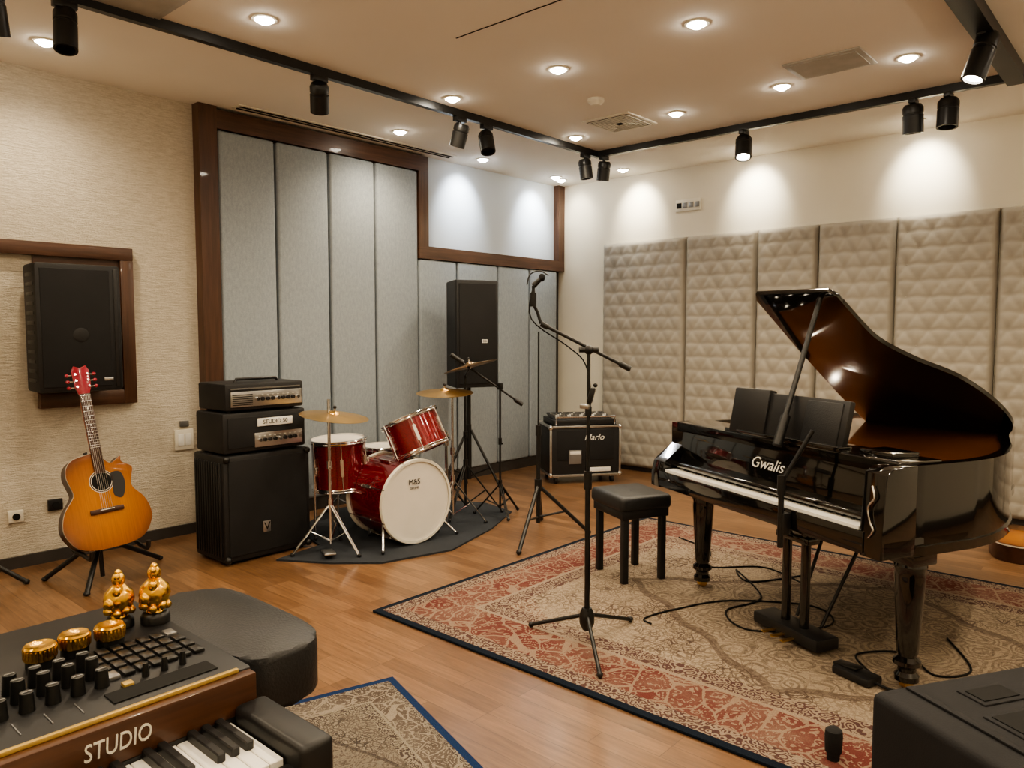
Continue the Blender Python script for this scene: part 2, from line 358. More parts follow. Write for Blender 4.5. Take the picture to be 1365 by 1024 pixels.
for x,y in [(-3.48,2.07),(-4.62,1.45),(-1.91,3.54),(-2.84,3.60),(-3.71,3.575),(-1.98,4.78),(-1.25,4.76),(-2.78,4.87),(-3.71,4.93),(-4.62,3.89),
            (-.9,3.5),(.3,3.5),(-.1,4.78),(1.2,4.78),(-2.3,2.07),(-1.1,2.07),(.3,2.07),(-3.5,.5),(-2.1,.5),(-.6,.5),(.9,.5),(-3.5,-1.1),(-1.5,-1.1),(.6,-1.1)]:
    downlight(x,y)
for x,e in ((-4.85,14),(-4.1,50),(-2.9,50),(-1.56,52),(-.2,50),(1.1,50)):
    downlight(x,6.2,e,(x,6.51,2.62),78,NEU,blend=1)
for y in (5.0,6.05): downlight(-4.80,y,52,(-5.13,y,2.57),80,COOL,'emc',blend=1)
for x,y in ((1.65,2.2),(-4.6,-1.4),(1.4,-1.5)):  # added uplights out of view, put in to brighten the ceiling
    b=B('added_ceiling_uplight',origin=(x,y,0)); T=Matrix.Translation((x,y,0))
    b.lathe([(0,0),(.15,0),(.15,.015),(.02,.035),(.013,.05),(.013,1.75),(.03,1.78),(.14,1.88),(.15,1.90),(.135,1.89),(.02,1.80),(0,1.80)],M['blkm'],T,28)
    b.sph((x,y,1.84),.035,M['emw']); o=b.done(); lamp('s',(x,y,1.92),(x-.2*(1 if x>0 else -1),y+.1,2.94),50,165,.5,(1,.84,.62),.05,o)
b=B('ceiling_light_track',origin=(-3.87,5.45,Z))
b.bx(-3.89,-3.85,-1.8,5.47,2.89,Z,M['blkm']); b.bx(-3.85,-.78,5.43,5.47,2.89,Z,M['blkm']); b.bx(-.88,-.78,-1.8,5.47,2.87,Z,M['blkm']); b.done()
def tspot(x,y,aim,L=.15,r=.045,on=0,drop=.05):
    b=B('track_spotlight',origin=(x,y,2.89)); b.bx(x-.02,x+.02,y-.05,y+.05,2.86,2.892,M['blkm'],.003)
    p=V((x,y,2.865-drop-.04)); b.cyl((x,y,2.865),p,.012,M['blkm']); d=V(aim).normalized()
    b.cyl((x-.0,y,p.z+.03),(x,y,p.z-.02),.02,M['blkm'])
    a=p-d*L*.45; e=p+d*L*.55
    T=axis(a,d); b.lathe([(0,0),(r*.8,0),(r,.02),(r,L*.3),(r*.93,L*.32),(r*.93,L*.36),(r,L*.38),(r,L),(r*.8,L),(r*.75,L-.03),(0,L-.03)],M['blkm'],T,20)
    if on: b.lathe([(0,L-.012),(r*.74,L-.012)],M['emw'],T,20)
    o=b.done()
    if on: lamp('s',tuple(e+d*.02),tuple(e+d),on,70,.6,WARM,.03,o)
tspot(-3.87,1.30,(.25,-.1,-1),.2,.05); tspot(-3.87,1.02,(-.3,.2,-1),.2,.05); tspot(-3.87,2.65,(-.5,.35,-.9),.17,.055)
tspot(-3.87,3.80,(-.4,0,-1),.16,.055); tspot(-3.87,4.07,(.4,-.2,-1),.16,.055); tspot(-3.87,5.28,(.1,.1,-1),.16,.055); tspot(-3.80,5.45,(-.2,.1,-1),.16,.055)
tspot(-2.54,5.45,(.15,-.35,-1),.17,.06,on=12); tspot(-1.39,5.45,(0,.15,-1),.18,.062); tspot(-1.19,5.45,(0,-.1,-1),.18,.062)
tspot(-.83,4.45,(-.25,-.25,-1),.24,.055,on=12)
# ------------------------------------------------------------------ rugs
b=B('persian_rug',Matrix.Translation((-1.14,3.58,0))); b.box((0,0,.006),(3.68,2.56,.012),M['rug'],.003); b.done()
b=B('small_patterned_rug',Matrix.Translation((-2.335,1.90,0))@Matrix.Rotation(math.radians(-17),4,'Z')@Matrix.Translation((.8,-.375,0))); b.box((0,0,.006),(1.6,.75,.012),M['rug2'],.003); b.done()
b=B('drum_mat'); P=[(-4.10,2.44),(-3.80,2.62),(-3.57,2.83),(-3.45,3.3),(-3.62,3.85),(-3.85,4.32),(-4.2,4.40),(-4.85,4.1),(-4.95,3.4),(-4.6,2.9),(-4.17,2.8)]
b.prism(P,0,.012,M['mat']); b.done()
# ------------------------------------------------------------------ grand piano
O=(-2.11,3.57); PM=frame(O,-26,.012)
b=B('grand_piano',PM)
curve=[V(p) for p in [(1.5,.42),(1.465,.60),(1.36,.83),(1.2,1.05),(1.05,1.26),(.95,1.43),(.86,1.58),(.70,1.70),(.45,1.74),(.2,1.70),(.05,1.56),(0,1.36)]]
out=[(0,.08),(1.44,.08),(1.475,.09),(1.495,.12),(1.5,.16)]+[tuple(p) for p in catmull(curve,5)]
inn=inset(out,.045)
b.ring(out,inn,.57,.90,M['piano'])
b.ring(inset(out,-.008),out,.565,.60,M['piano']); 
b.prism(inset(out,.04),.575,.60,M['piano']); b.prism(inset(out,.04),.86,.884,M['sound'])
b.bx(.045,1.455,.08,.30,.85,.905,M['piano'],.006)
b.bx(.0,1.5,-.045,.4,.565,.635,M['piano'],.006); b.bx(.08,1.42,-.055,-.04,.575,.655,M['piano'],.004)
b.bx(.1,1.4,.085,.10,.655,.90,M['piano'])
b.box((.75,.078,.79),(1.3,.012,.19),M['piano'],.004,(-.12,0,0)); b.bx(.1,1.4,.012,.1,.676,.705,M['piano'],.010,3)
n=52; k0=.115; kw=(1.385-.115)/n
for i in range(n): b.bx(k0+i*kw+.0004,k0+(i+1)*kw-.0004,-.038,.07,.635,.665,M['ivory'])
for i in range(n-1):
    if (i%7) in (0,2,3,5,6): b.bx(k0+(i+1)*kw-.006,k0+(i+1)*kw+.006,.030,.07,.66,.674,M['blks'],.002)
for a,c_,zt in ((0,.1,.72),(1.40,1.5,.895)):
    pts=[(-.05,.565),(-.05,.64),(-.035,zt-.02),(.0,zt),(.12,max(zt,.9) if zt>.8 else zt+.1),(.12,.565)]
    T=Matrix(((0,0,1,0),(1,0,0,0),(0,1,0,0),(0,0,0,1)))
    b.prism(pts,a,c_,M['piano'],T,.006)
b.tube([(1.45,-.048,.83),(1.465,-.054,.79),(1.44,-.056,.75),(1.45,-.056,.7),(1.465,-.056,.67),(1.445,-.056,.64)],.0035,M['chrome'],8,4)
b.bx(0,.1,.1,.2,.6,.90,M['piano'],.004)
b.text('Gwalis',.072,M['white'],Matrix.Translation((.77,.060,.79))@Matrix.Rotation(math.pi/2-.12,4,'X'),.001,1.1,shear=.35)
for kx,ny in ((.1,.22),(1.39,.23),(.42,1.38)):
    T=Matrix.Translation((kx,ny,0))
    b.box((kx,ny,.535),(.13,.13,.07),M['piano'],.008)
    b.lathe([(0,.51),(.058,.51),(.062,.49),(.055,.47),(.057,.45),(.040,.15),(.034,.13),(.05,.115),(.052,.10),(.036,.085),(.034,.07),(.045,.055),(.045,.035),(.03,.03),(.0,.03)],M['piano'],T,24)
    b.cyl((kx-.015,ny,.022),(kx+.015,ny,.022),.022,M['brass'],n=16)
b.box((.85,.17,.045),(.40,.13,.055),M['blks'],.01)
for q in (-.055,.06): b.cyl((.85+q,.17,.07),(.85+q,.17,.57),.021,M['piano'])
b.cyl((.93,.25,.07),(.98,.5,.58),.008,M['blkm']); b.cyl((.78,.25,.07),(.74,.5,.58),.008,M['blkm'])
b.box((.855,.17,.47),(.2,.07,.03),M['piano'],.006)
for q in (-.06,0,.06): b.box((.85+q,.085,.032),(.022,.09,.008),M['brass'],.003)
b.box((.80,.145,1.00),(.70,.03,.21),M['blks'],.006,(-.22,0,0)); b.box((.80,.12,.912),(.72,.07,.02),M['piano'],.004)
b.box((.58,.135,1.01),(.22,.05,.215),M['blks'],.008,(-.20,0,.1)); b.box((1.02,.130,1.0),(.2,.012,.19),M['leather'],.004,(-.22,0,0))
b.box((1.30,.2,.915),(.16,.14,.02),M['piano'],.004)
Pi=PM.inverted(); H0=V((-1.45,4.55,.90)); hd=V((.99,-.13,0)).normalized(); A=V((-1.43,3.547,1.60)); md=(A-H0); md=(md-hd*md.dot(hd)).normalized(); nd=hd.cross(md)
LT=Matrix(((hd.x,md.x,nd.x,H0.x),(hd.y,md.y,nd.y,H0.y),(hd.z,md.z,nd.z,H0.z),(0,0,0,1)))
oc=catmull([V(p) for p in [(.39,1.17),(.42,.98),(.46,.82),(.57,.67),(.72,.53),(.82,.34),(.86,.14),(.82,0)]],5)
lp=[(.12,0),(.07,.3),(.02,.72),(-.02,1.16),(.0,1.21),(.36,1.21)]+[tuple(p) for p in oc]
b.T=Pi
b.prism(lp,0,.022,M['piano'],LT,.003); b.prism(inset(lp[::-1],.012),-.004,.001,M['lidin'],LT)
b.cyl((-1.315,3.215,.915),(-1.27,3.56,1.56),.012,M['blkm'])
b.cyl((-1.315,3.215,.905),(-1.307,3.28,1.03),.021,M['blkm'])
for s_ in (.25,.55,.75): b.box(LT@V((s_,.0,-.004)),(.05,.02,.03),M['brass'],.003)
b.T=Matrix.Identity(4)
piano=b.done(30)
b=B('clamp_stand_arm',PM)
b.box((1.04,-.078,.60),(.04,.04,.09),M['blkm'],.006)
b.tube([(1.04,-.095,.50),(1.04,-.095,.78)],.012,M['blkm'],10); b.cyl((1.04,-.095,.77),(1.11,-.005,.99),.009,M['blkm']); b.cyl((1.04,-.095,.72),(1.04,-.095,.80),.017,M['blkm']); b.done()
# ------------------------------------------------------------------ stool (piano)
b=B('piano_stool',frame((-2.335,3.64),-26,.012)); 
b.box((0,0,.445),(.36,.33,.085),M['leather'],.028,None,4); b.box((0,0,.385),(.33,.30,.05),M['blks'],.006)
for sx in (-1,1):
    for sy in (-1,1): b.box((sx*.14,sy*.12,.18),(.036,.036,.36),M['blks'],.004)
b.cyl((0,0,.485),(0,0,.489),.009,M['leather']); b.done()
# ------------------------------------------------------------------ amp stack
e=empty('guitar_amplifier_stack',(-4.4,2.465,0)); 
def part(name,par): 
    b=B(name,parent=par); b.origin=None; b.T=Matrix.Translation(-par.location); return b
b=part('speaker_cabinet',e); xf=-4.21; xb=-4.58
b.bx(xb,xf,2.17,2.76,.015,.66,M['blk'],.015); b.bx(xf-.005,xf+.008,2.2,2.73,.05,.63,M['grille'],.004)
for i in range(11): b.bx(xb+.03+i*.03,xb+.045+i*.03,2.158,2.172,.05,.62,M['blks'],.004)
for y in (2.19,2.74):
    for z in (.035,.64): b.sph((xf,y,z),.022,M['blkm'],(1,1,1),n=10)
b.box((xf+.012,2.44,.2),(.006,.05,.07),M['steel'],.002); b.text('V',.07,M['dark'],Matrix.Translation((xf+.016,2.44,.2))@Euler((math.pi/2,0,math.pi/2)).to_matrix().to_4x4())
for i in range(4): b.cyl((xb+.05 if i%2 else xf-.05,2.22 if i<2 else 2.71,0),(xb+.05 if i%2 else xf-.05,2.22 if i<2 else 2.71,.02),.02,M['blks'])
b.done()
def amphead(name,z0,z1,y0,y1,panel_hi):
    b=part(name,e); b.bx(xb+.02,xf-.01,y0,y1,z0,z1,M['blk'],.014); h=z1-z0
    b.bx(xf-.015,xf-.004,y0+.03,y1-.03,z0+.03,z1-.03,M['grille'],.003)
    if panel_hi:
        b.bx(xf-.01,xf,y0+.20,y1-.03,z0+h*.10,z0+h*.46,M['steel'],.002); b.bx(xf-.01,xf+.001,y0+.22,y1-.10,z0+h*.62,z0+h*.82,M['white'],.002)
        b.text('STUDIO 50',.035,M['dark'],Matrix.Translation((xf+.002,(y0+y1)/2+.06,z0+h*.72))@Euler((math.pi/2,0,math.pi/2)).to_matrix().to_4x4())
        zk=z0+h*.28; ya=y0+.23
    else:
        b.bx(xf-.01,xf,y0+.03,y1-.02,z0+h*.14,z0+h*.70,M['steel'],.002); zk=z0+h*.40; ya=y0+.20
        b.bx(xf-.01,xf-.001,y0+.03,y1-.03,z0+h*.78,z0+h*.83,M['steel'])
        for i in range(6): b.bx(xf,xf+.003,y0+.04,y0+.17,z0+h*.2+i*.012,z0+h*.2+i*.012+.005,M['dark'])
    m_=9; 
    for i in range(m_):
        y=ya+i*(y1-.05-ya)/(m_-1); b.cyl((xf-.003,y,zk),(xf+.014,y,zk),.013,M['blks'] if i%4 else M['chrome'],.011,12)
        b.box((xf+.002,y,zk+.024),(.003,.012,.004),M['white'])
    b.tube([(xf-.12,y0+.12,z1),(xf-.12,y0+.13,z1+.02),(xf-.12,y1-.13,z1+.02),(xf-.12,y1-.12,z1)],.009,M['blks'])
    for i in range(4): b.cyl((xb+.07 if i%2 else xf-.07,y0+.05 if i<2 else y1-.05,z0-.012),(xb+.07 if i%2 else xf-.07,y0+.05 if i<2 else y1-.05,z0+.01),.016,M['blks'],n=10)
    b.done()
amphead('amplifier_head',.672,.915,2.18,2.74,True); amphead('preamp_head',.927,1.09,2.20,2.73,False)
# ------------------------------------------------------------------ acoustic guitars
def guitar(name,Mx,par=None):
    b=B(name,Mx,par)
    half=[(0,0),(.10,.006),(.17,.035),(.213,.10),(.222,.16),(.20,.235),(.155,.295),(.145,.325),(.155,.37),(.165,.42),(.155,.47),(.12,.505),(.06,.52),(0,.522)]
    L=[V(p) for p in half]; R=[V((-p[0],p[1])) for p in half[::-1]][1:-1]
    for i,p in enumerate(R):
        if p.y>.46 and p.x<-.05: R[i]=V((max(p.x,-.115),p.y-.015)) if p.x<-.1 else V((-.058,.455))
    P=[tuple(p) for p in catmull(L+R,4,True)]
    T=Matrix(((1,0,0,0),(0,0,1,0),(0,1,0,0),(0,0,0,1)))
    b.prism(P,-.005,.0,M['burst'],T,.0015); b.prism(P,-.108,-.005,M['rosew'],T)
    b.prism(P,-.012,-.003,M['cream'],T@Matrix.Diagonal((1.004,1.003,1,1)))
    Y=Matrix.Rotation(-math.pi/2,4,'X')
    b.lathe([(0,.001),(.05,.001)],M['dark'],Matrix.Translation((0,.0,.365))@Y,28); b.lathe([(.05,.0015),(.062,.0015)],M['cream'],Matrix.Translation((0,.0,.365))@Y,28)
    b.lathe([(.053,.002),(.059,.002)],M['rosew'],Matrix.Translation((0,.0,.365))@Y,28)
    pg=[tuple(p) for p in catmull([V(q) for q in [(-.05,.40),(-.10,.40),(-.115,.33),(-.09,.26),(-.05,.28),(-.052,.34)]],4,True)]
    b.prism(pg,0,.002,M['blks'],T)
    b.box((0,.006,.205),(.17,.012,.026),M['rosew'],.005); b.box((0,.013,.21),(.07,.004,.004),M['cream'])
    b.box((0,-.012,.61),(.052,.024,.42),M['orangew'],.008); b.box((0,.006,.635),(.054,.010,.45),M['rosew'],.002)
    b.box((0,-.04,.50),(.055,.07,.06),M['orangew'],.01)
    for i in range(15): b.box((0,.012,.85-.40*(1-2**(-i/9.5))*1.15),(.052,.002,.0025),M['chrome'])
    for i in (3,5,7,9): b.sph((0,.0115,.865-.40*(1-2**(-i/9.5))*1.15),.005,M['cream'],(1,.3,1),n=8)
    hd_=[(-.025,.85),(.025,.85),(.04,.90),(.045,.99),(.03,1.02),(.0,1.005),(-.03,1.02),(-.045,.99),(-.04,.90)]
    b.prism(hd_,-.014,.004,M['redhead'],T,.002)
    for s_ in (-1,1):
        for z in (.90,.935,.97):
            b.cyl((s_*.03,.004,z),(s_*.03,.016,z),.006,M['chrome'],n=8); b.cyl((s_*.04,-.006,z),(s_*.062,-.006,z),.003,M['chrome'],n=6); b.sph((s_*.068,-.006,z),.011,M['redhead'],(1,.6,.9),n=8)
    for i in range(6):
        x=-.02+i*.008; b.cyl((x*1.3,.014,.21),(x,.014,.855),.0008,M['chrome'],n=5)
    return b
def gm(base,up,front):
    up=V(up).normalized(); f=V(front); f=(f-up*f.dot(up)).normalized(); x=f.cross(up)
    return Matrix(((x.x,f.x,up.x,base[0]),(x.y,f.y,up.y,base[1]),(x.z,f.z,up.z,base[2]),(0,0,0,1)))
guitar('acoustic_guitar',gm((-4.31,1.59,.23),(-.28,-.05,1.0),(1,-.08,.2))).done()
b=B('guitar_stand',origin=(-4.5,1.62,0)); blk=M['blkm']
b.cyl((-4.52,1.6,.02),(-4.56,1.58,.62),.012,blk); 
for f in ((-4.74,1.375,.012),(-4.30,1.44,.012),(-4.66,1.98,.012)):
    b.cyl((-4.53,1.6,.24),f,.014,blk); b.sph(f,.018,M['blks'],(1,1,.7))
for y in (1.45,1.74):
    b.tube([(-4.53,1.6,.25),(-4.5,y,.22),(-4.35,y,.205),(-4.25,y,.205),(-4.235,y,.25)],.012,blk,8,4)
b.tube([(-4.56,1.58,.6),(-4.60,1.56,.72)],.011,blk); b.done()
guitar('acoustic_guitar',gm((-.88,5.55,.112),(.9,.25,0),(0,0,1))).done()
b=B('music_stand',origin=(-4.95,.90,0))
for f in ((-4.76,1.29,.012),(-4.62,.65,.012),(-5.06,.62,.012)): b.cyl((-4.92,.90,.35),f,.013,blk); b.sph(f,.017,M['blks'],n=8)
b.cyl((-4.92,.90,.1),(-4.92,.90,1.1),.011,blk); b.box((-4.9,.90,1.2),(.03,.45,.3),M['blkm'],.005,(0,-.3,0)); b.done()
# ------------------------------------------------------------------ wall speaker + frame
b=B('trim_speaker_frame',origin=(X0,1.7,1.4))
b.bx(X0,X0+.05,-.6,2.05,1.85,1.93,M['frameY'],.004); b.bx(X0,X0+.05,1.97,2.05,.94,1.85,M['frame'],.004); b.bx(X0,X0+.05,1.49,1.97,.94,1.03,M['frameY'],.004); b.bx(X0,X0+.02,1.49,1.97,1.03,1.85,M['frameY'])
b.done()
b=B('wall_speaker',Matrix.Translation((-4.93,1.64,1.42))@Matrix.Rotation(math.radians(-4),4,'Z'))
b.box((0,0,0),(.26,.45,.74),M['blk'],.02); b.box((.13,-.02,.0),(.012,.36,.68),M['grille'],.006); b.box((.128,.195,0),(.015,.03,.7),M['blks'],.008)
b.lathe([(.035,0),(.042,.004),(.035,.006),(0,.004)],M['blks'],Matrix.Translation((.133,0,-.04))@Matrix.Rotation(math.pi/2,4,'Y'),24)
for i in range(12): b.box((.02,-.226,-.3+i*.055),(.16,.006,.02),M['blks'],.002)
b.box((.134,.14,-.30),(.008,.05,.02),M['steel'],.002); b.cyl((-.2,0,0),(-.1,0,0),.03,M['blkm']); b.box((-.18,0,0),(.012,.14,.2),M['blkm']); b.done()
# ------------------------------------------------------------------ PA speaker on stand
b=B('pa_speaker_on_tripod',Matrix.Translation((-4.62,4.63,0))@Matrix.Rotation(math.radians(-20),4,'Z'))
b.prism([(-.17,-.13),(.16,-.2),(.18,-.19),(.18,.19),(.16,.2),(-.17,.13)],.93,1.83,M['blk'],None,.012)
b.box((.182,0,1.38),(.012,.34,.84),M['grille'],.006); b.box((.19,.06,1.32),(.004,.05,.03),M['white'],.001); b.text('DB',.028,M['dark'],Matrix.Translation((.193,.06,1.32))@Euler((math.pi/2,0,math.pi/2)).to_matrix().to_4x4())
b.cyl((0,0,.5),(0,0,.95),.018,blk); b.cyl((0,0,.12),(0,0,.6),.022,blk)
for a in (40,160,280):
    x,y=math.cos(math.radians(a)),math.sin(math.radians(a)); b.cyl((x*.02,y*.02,.55),(x*.32,y*.32,.020),.012,blk); b.cyl((x*.02,y*.02,.15),(x*.2,y*.2,.23),.008,blk); b.sph((x*.32,y*.32,.024),.018,M['blks'],n=8)
b.done()
# ------------------------------------------------------------------ drum kit
kit=empty('drum_kit',(-3.95,3.2,0))
def drum(b,T,r,d,lugs=8,hoop='chrome',headm='head',hw=.012):
    b.lathe([(0,0),(r,0),(r,d),(0,d)],M['red'],T,40); b.lathe([(0,d+.002),(r*.985,d+.004),(r*1.0,d-.002)],M[headm],T,40); b.lathe([(0,-.002),(r*.985,-.004)],M[headm],T,40)
    for z in (0,d): b.lathe([(r+.001,z-.014),(r+hw,z-.014),(r+hw+.004,z-.008),(r+hw,z),(r+hw+.004,z+.008),(r+hw,z+.014),(r-.004,z+.014),(r+.001,z-.014)],M[hoop],T,40)
    for i in range(lugs):
        a=2*math.pi*(i+.5)/lugs; x,y=math.cos(a),math.sin(a)
        R=T@Matrix.Rotation(a,4,'Z')
        s0=Matrix.Translation((r+.01,0,d*.5))
        bm=bmesh.new(); bmesh.ops.create_cube(bm,size=1)
        for v in bm.verts: v.co=V((v.co.x*.02,v.co.y*.02,v.co.z*min(.12,d*.5)))
        bmesh.ops.bevel(bm,geom=bm.edges[:],offset=.005,segments=2,affect='EDGES'); b.bm(bm,M['chrome'],R@s0)
        p=R@V((r+.014,0,-.012)); q=R@V((r+.014,0,d+.012)); b.cyl(p,q,.0035,M['chrome'],n=6)
a5=math.radians(-5); fx=V((math.cos(a5),math.sin(a5),0)); fc=V((-3.72,3.24,.293)); dep=.40
b=part('bass_drum',kit); T=axis(fc-fx*dep,fx); drum(b,T,.265,dep,8,'cream','head',.012)
Tt=Matrix.Translation(fc+fx*.008)@Euler((math.pi/2,0,math.pi/2+a5)).to_matrix().to_4x4()
b.text('M&S',.05,M['dark'],Tt@Matrix.Translation((-.02,.13,0)),.0006); b.text('DRUMS',.022,M['dark'],Tt@Matrix.Translation((-.02,.09,0)),.0006)
b.lathe([(0,.0),(.055,.0),(.06,.003),(.055,.004),(0,.003)],M['dark'],axis(fc+fx*.007+V((-.0,.105,-.06)),fx),24)
for s_ in (-1,1):
    q=fc-fx*.08+V((0,s_*.22,-.12)); b.cyl(q,V((q.x+.12,q.y+s_*.10,.02)),.009,M['chrome']); b.sph((q.x+.12,q.y+s_*.10,.026),.012,M['blks'],n=8); b.cyl(q-V((.04,0,-.02)),q+V((.03,0,.01)),.014,M['chrome'])
b.box(fc-fx*(dep+.1)+V((0,0,-.26)),(.26,.1,.02),M['steel'],.004); b.cyl(fc-fx*(dep+.02)+V((0,.05,-.255)),fc-fx*(dep+.02)+V((0,.05,-.05)),.006,M['chrome'])
b.done()
b=part('floor_tom',kit); T=Matrix.Translation((-4.27,3.04,.35))@Matrix.Rotation(math.radians(3),4,'X'); drum(b,T,.18,.32,6)
for a in (30,150,270):
    x,y=math.cos(math.radians(a))*.205,math.sin(math.radians(a))*.205; b.cyl((-4.27+x,3.04+y,.55),(-4.27+x,3.04+y,.02),.007,M['chrome']); b.sph((-4.27+x,3.04+y,.026),.013,M['blks'],n=8); b.box((-4.27+x*.94,3.04+y*.94,.48),(.03,.03,.05),M['chrome'],.006)
b.done()
b=part('rack_tom',kit); td=V((-.42,-.18,1)).normalized(); tc=V((-3.84,3.40,.60)); drum(b,axis(tc,td),.19,.23,6)
b.cyl((-3.9,3.33,.535),(-3.9,3.33,.61),.014,M['chrome']); b.tube([(-3.88,3.66,.05),(-3.88,3.66,.7),(-3.87,3.60,.72)],.012,M['chrome']); b.cyl((-3.88,3.66,.60),(-3.88,3.66,.68),.022,M['chrome'])
b.done()
def tripodT(b,c,R,hub,a0,m,top,r=.010,leg=.008):
    b.cyl((c[0],c[1],.06),(c[0],c[1],top),r,m); b.cyl((c[0],c[1],hub-.03),(c[0],c[1],hub+.03),r*1.8,m)
    if top>.6: b.cyl((c[0],c[1],top*.55),(c[0],c[1],top*.55+.05),r*1.7,m); b.cyl((c[0],c[1],top*.56),(c[0]+.03,c[1]-.01,top*.56),r*.8,m)
    for i in range(3):
        a=math.radians(a0+120*i); f=(c[0]+math.cos(a)*R,c[1]+math.sin(a)*R,.022)
        for s_ in (-.008,.008):
            o_=V((-math.sin(a)*s_,math.cos(a)*s_,0)); b.cyl(V((c[0],c[1],hub))+o_,V(f)+o_*.6,leg*.7,m,n=8)
        b.sph(f,leg*1.7,M['blks'],n=8); h=V((c[0],c[1],.08)); b.cyl(h,V((c[0],c[1],hub)).lerp(V(f),.55),leg*.7,m,n=6)
def cymb(b,c,r,d,mat):
    b.lathe([(0,.022),(.012,.022),(.028,.016),(.036,.005),(r*.6,-.002),(r,-.014),(r*.99,-.016),(r*.6,-.005),(.034,.001),(.02,.012),(0,.016)],mat,axis(c,d),44)
    b.cyl(V(c)-V(d).normalized()*.03,V(c)+V(d).normalized()*.045,.006,M['chrome'],n=8); b.sph(V(c)+V(d).normalized()*.045,.011,M['blks'],n=8)
b=part('hi_hat_with_stand',kit); tripodT(b,(-3.99,2.76),.24,.32,10,M['chrome'],.98)
cymb(b,(-3.96,2.78,.885),.215,(.12,.05,1),M['brass']); b.box((-3.93,2.70,.03),(.22,.07,.015),M['steel'],.004,(0,-.15,-.5)); b.done()
b=part('ride_cymbal_with_stand',kit); tripodT(b,(-3.90,3.74),.24,.34,50,M['chrome'],.95); cymb(b,(-3.88,3.65,.985),.20,(.05,-.06,1),M['brass']); b.cyl((-3.90,3.74,.93),(-3.88,3.65,.97),.008,M['chrome']); b.done()
b=part('crash_cymbal_with_stand',kit); tripodT(b,(-4.06,4.03),.28,.4,-70,M['blkm'],1.08); cymb(b,(-3.90,3.92,1.16),.20,(-.25,-.12,1),M['cymd']); b.cyl((-4.06,4.03,1.07),(-3.90,3.92,1.14),.008,M['blkm']); b.done()
b=part('drum_microphone_stand',kit); tripodT(b,(-3.84,4.18),.2,.25,-30,M['blkm'],1.0,.008); b.cyl((-4.06,3.92,1.21),(-3.74,4.30,.86),.008,M['blkm']); b.cyl((-4.08,3.9,1.23),(-4.02,3.97,1.17),.018,M['blkm']); b.cyl((-3.77,4.265,.89),(-3.73,4.31,.85),.016,M['blkm'])
b.box((-3.84,4.18,.99),(.04,.03,.05),M['blkm'],.006); b.done()
b=part('snare_drum',kit); T=Matrix.Translation((-4.30,3.45,.44)); drum(b,T,.165,.13,8); tripodT(b,(-4.30,3.45),.2,.3,20,M['chrome'],.43); b.done()
b=part('drum_throne',kit); b.lathe([(0,.5),(.14,.5),(.16,.48),(.16,.44),(.14,.42),(0,.42)],M['leather'],Matrix.Translation((-4.72,3.45,0)),32); tripodT(b,(-4.72,3.45),.2,.25,90,M['chrome'],.42); b.done()
# ------------------------------------------------------------------ rolling amp case
b=B('rolling_equipment_case',Matrix.Translation((-4.27,5.75,0))@Matrix.Rotation(math.radians(-37),4,'Z'))
b.box((0,0,.305),(.44,.66,.46),M['blk'],.01)
for y in (-.33,.33):
    for z in (.08,.53): b.box((0,y,z),(.45,.02,.02),M['steel'],.003)
for x in (-.22,.22):
    for y in (-.33,.33):
        b.box((x,y,.305),(.02,.02,.46),M['steel'],.003)
        for z in (.085,.525): b.sph((x,y,z),.024,M['chrome'],n=10)
    for z in (.08,.53): b.box((x,0,z),(.02,.66,.02),M['steel'],.003)
b.box((.222,0,.36),(.008,.54,.28),M['grille'],.003); b.text('Marlo',.08,M['white'],Matrix.Translation((.228,.08,.43))@Euler((math.pi/2,0,math.pi/2)).to_matrix().to_4x4(),shear=.3)
b.box((.226,-.1,.25),(.008,.12,.13),M['knob'],.003); b.box((.226,.14,.13),(.006,.2,.04),M['white'],.002); b.box((.23,-.1,.29),(.008,.1,.03),M['white'],.002)
b.box((0,.0,.565),(.40,.60,.05),M['blks'],.008); b.box((.02,0,.60),(.34,.56,.02),M['blks'],.004,(0,.12,0))
for i in range(14):
    for j in range(4): b.cyl((-.1+j*.07,-.25+i*.038,.60),(-.1+j*.07,-.25+i*.038,.63),.008,M['knob'] if (i+j)%3 else M['white'],n=8)
b.tube([(.2,-.28,.54),(.23,-.28,.62),(.23,.28,.62),(.2,.28,.54)],.008,M['chrome'])
for x in (-.17,.17):
    for y in (-.27,.27): b.cyl((x,y-.012,.034),(x,y+.012,.034),.034,M['blks'],n=16); b.box((x,y,.065),(.05,.05,.02),M['steel'],.003)
b.done()
# ------------------------------------------------------------------ mic stands
b=B('boom_microphone_stand',origin=(-1.96,2.72,0)); c=V((-1.965,2.715,0)); zt=.012
for f in ((-2.243,2.656),(-1.93,3.02),(-1.70,2.44)):
    F_=V((f[0],f[1],.027)); b.cyl(c+V((0,0,.13)),F_,.009,blk); b.sph(F_,.014,M['blks'],n=8)
b.lathe([(0,.06),(.02,.06),(.034,.09),(.034,.13),(.022,.16),(0,.16)],blk,Matrix.Translation(c),20)
b.cyl(c+V((0,0,.1)),c+V((0,0,.75)),.012,blk); b.cyl(c+V((0,0,.74)),c+V((0,0,1.32)),.008,blk); b.cyl(c+V((0,0,.70)),c+V((0,0,.78)),.018,blk)
k_=c+V((0,0,1.32)); b.sph(k_,.022,blk,n=12); b.cyl(k_+V((.03,.03,.0)),k_-V((.03,.03,0)),.012,blk)
e1=V((-1.83,2.84,1.235)); e2=V((-2.13,2.585,1.435)); b.cyl(e1,e2,.0075,blk); b.cyl(e1,e1.lerp(e2,.12),.013,blk); b.cyl(e2,e2.lerp(e1,.08),.013,blk)
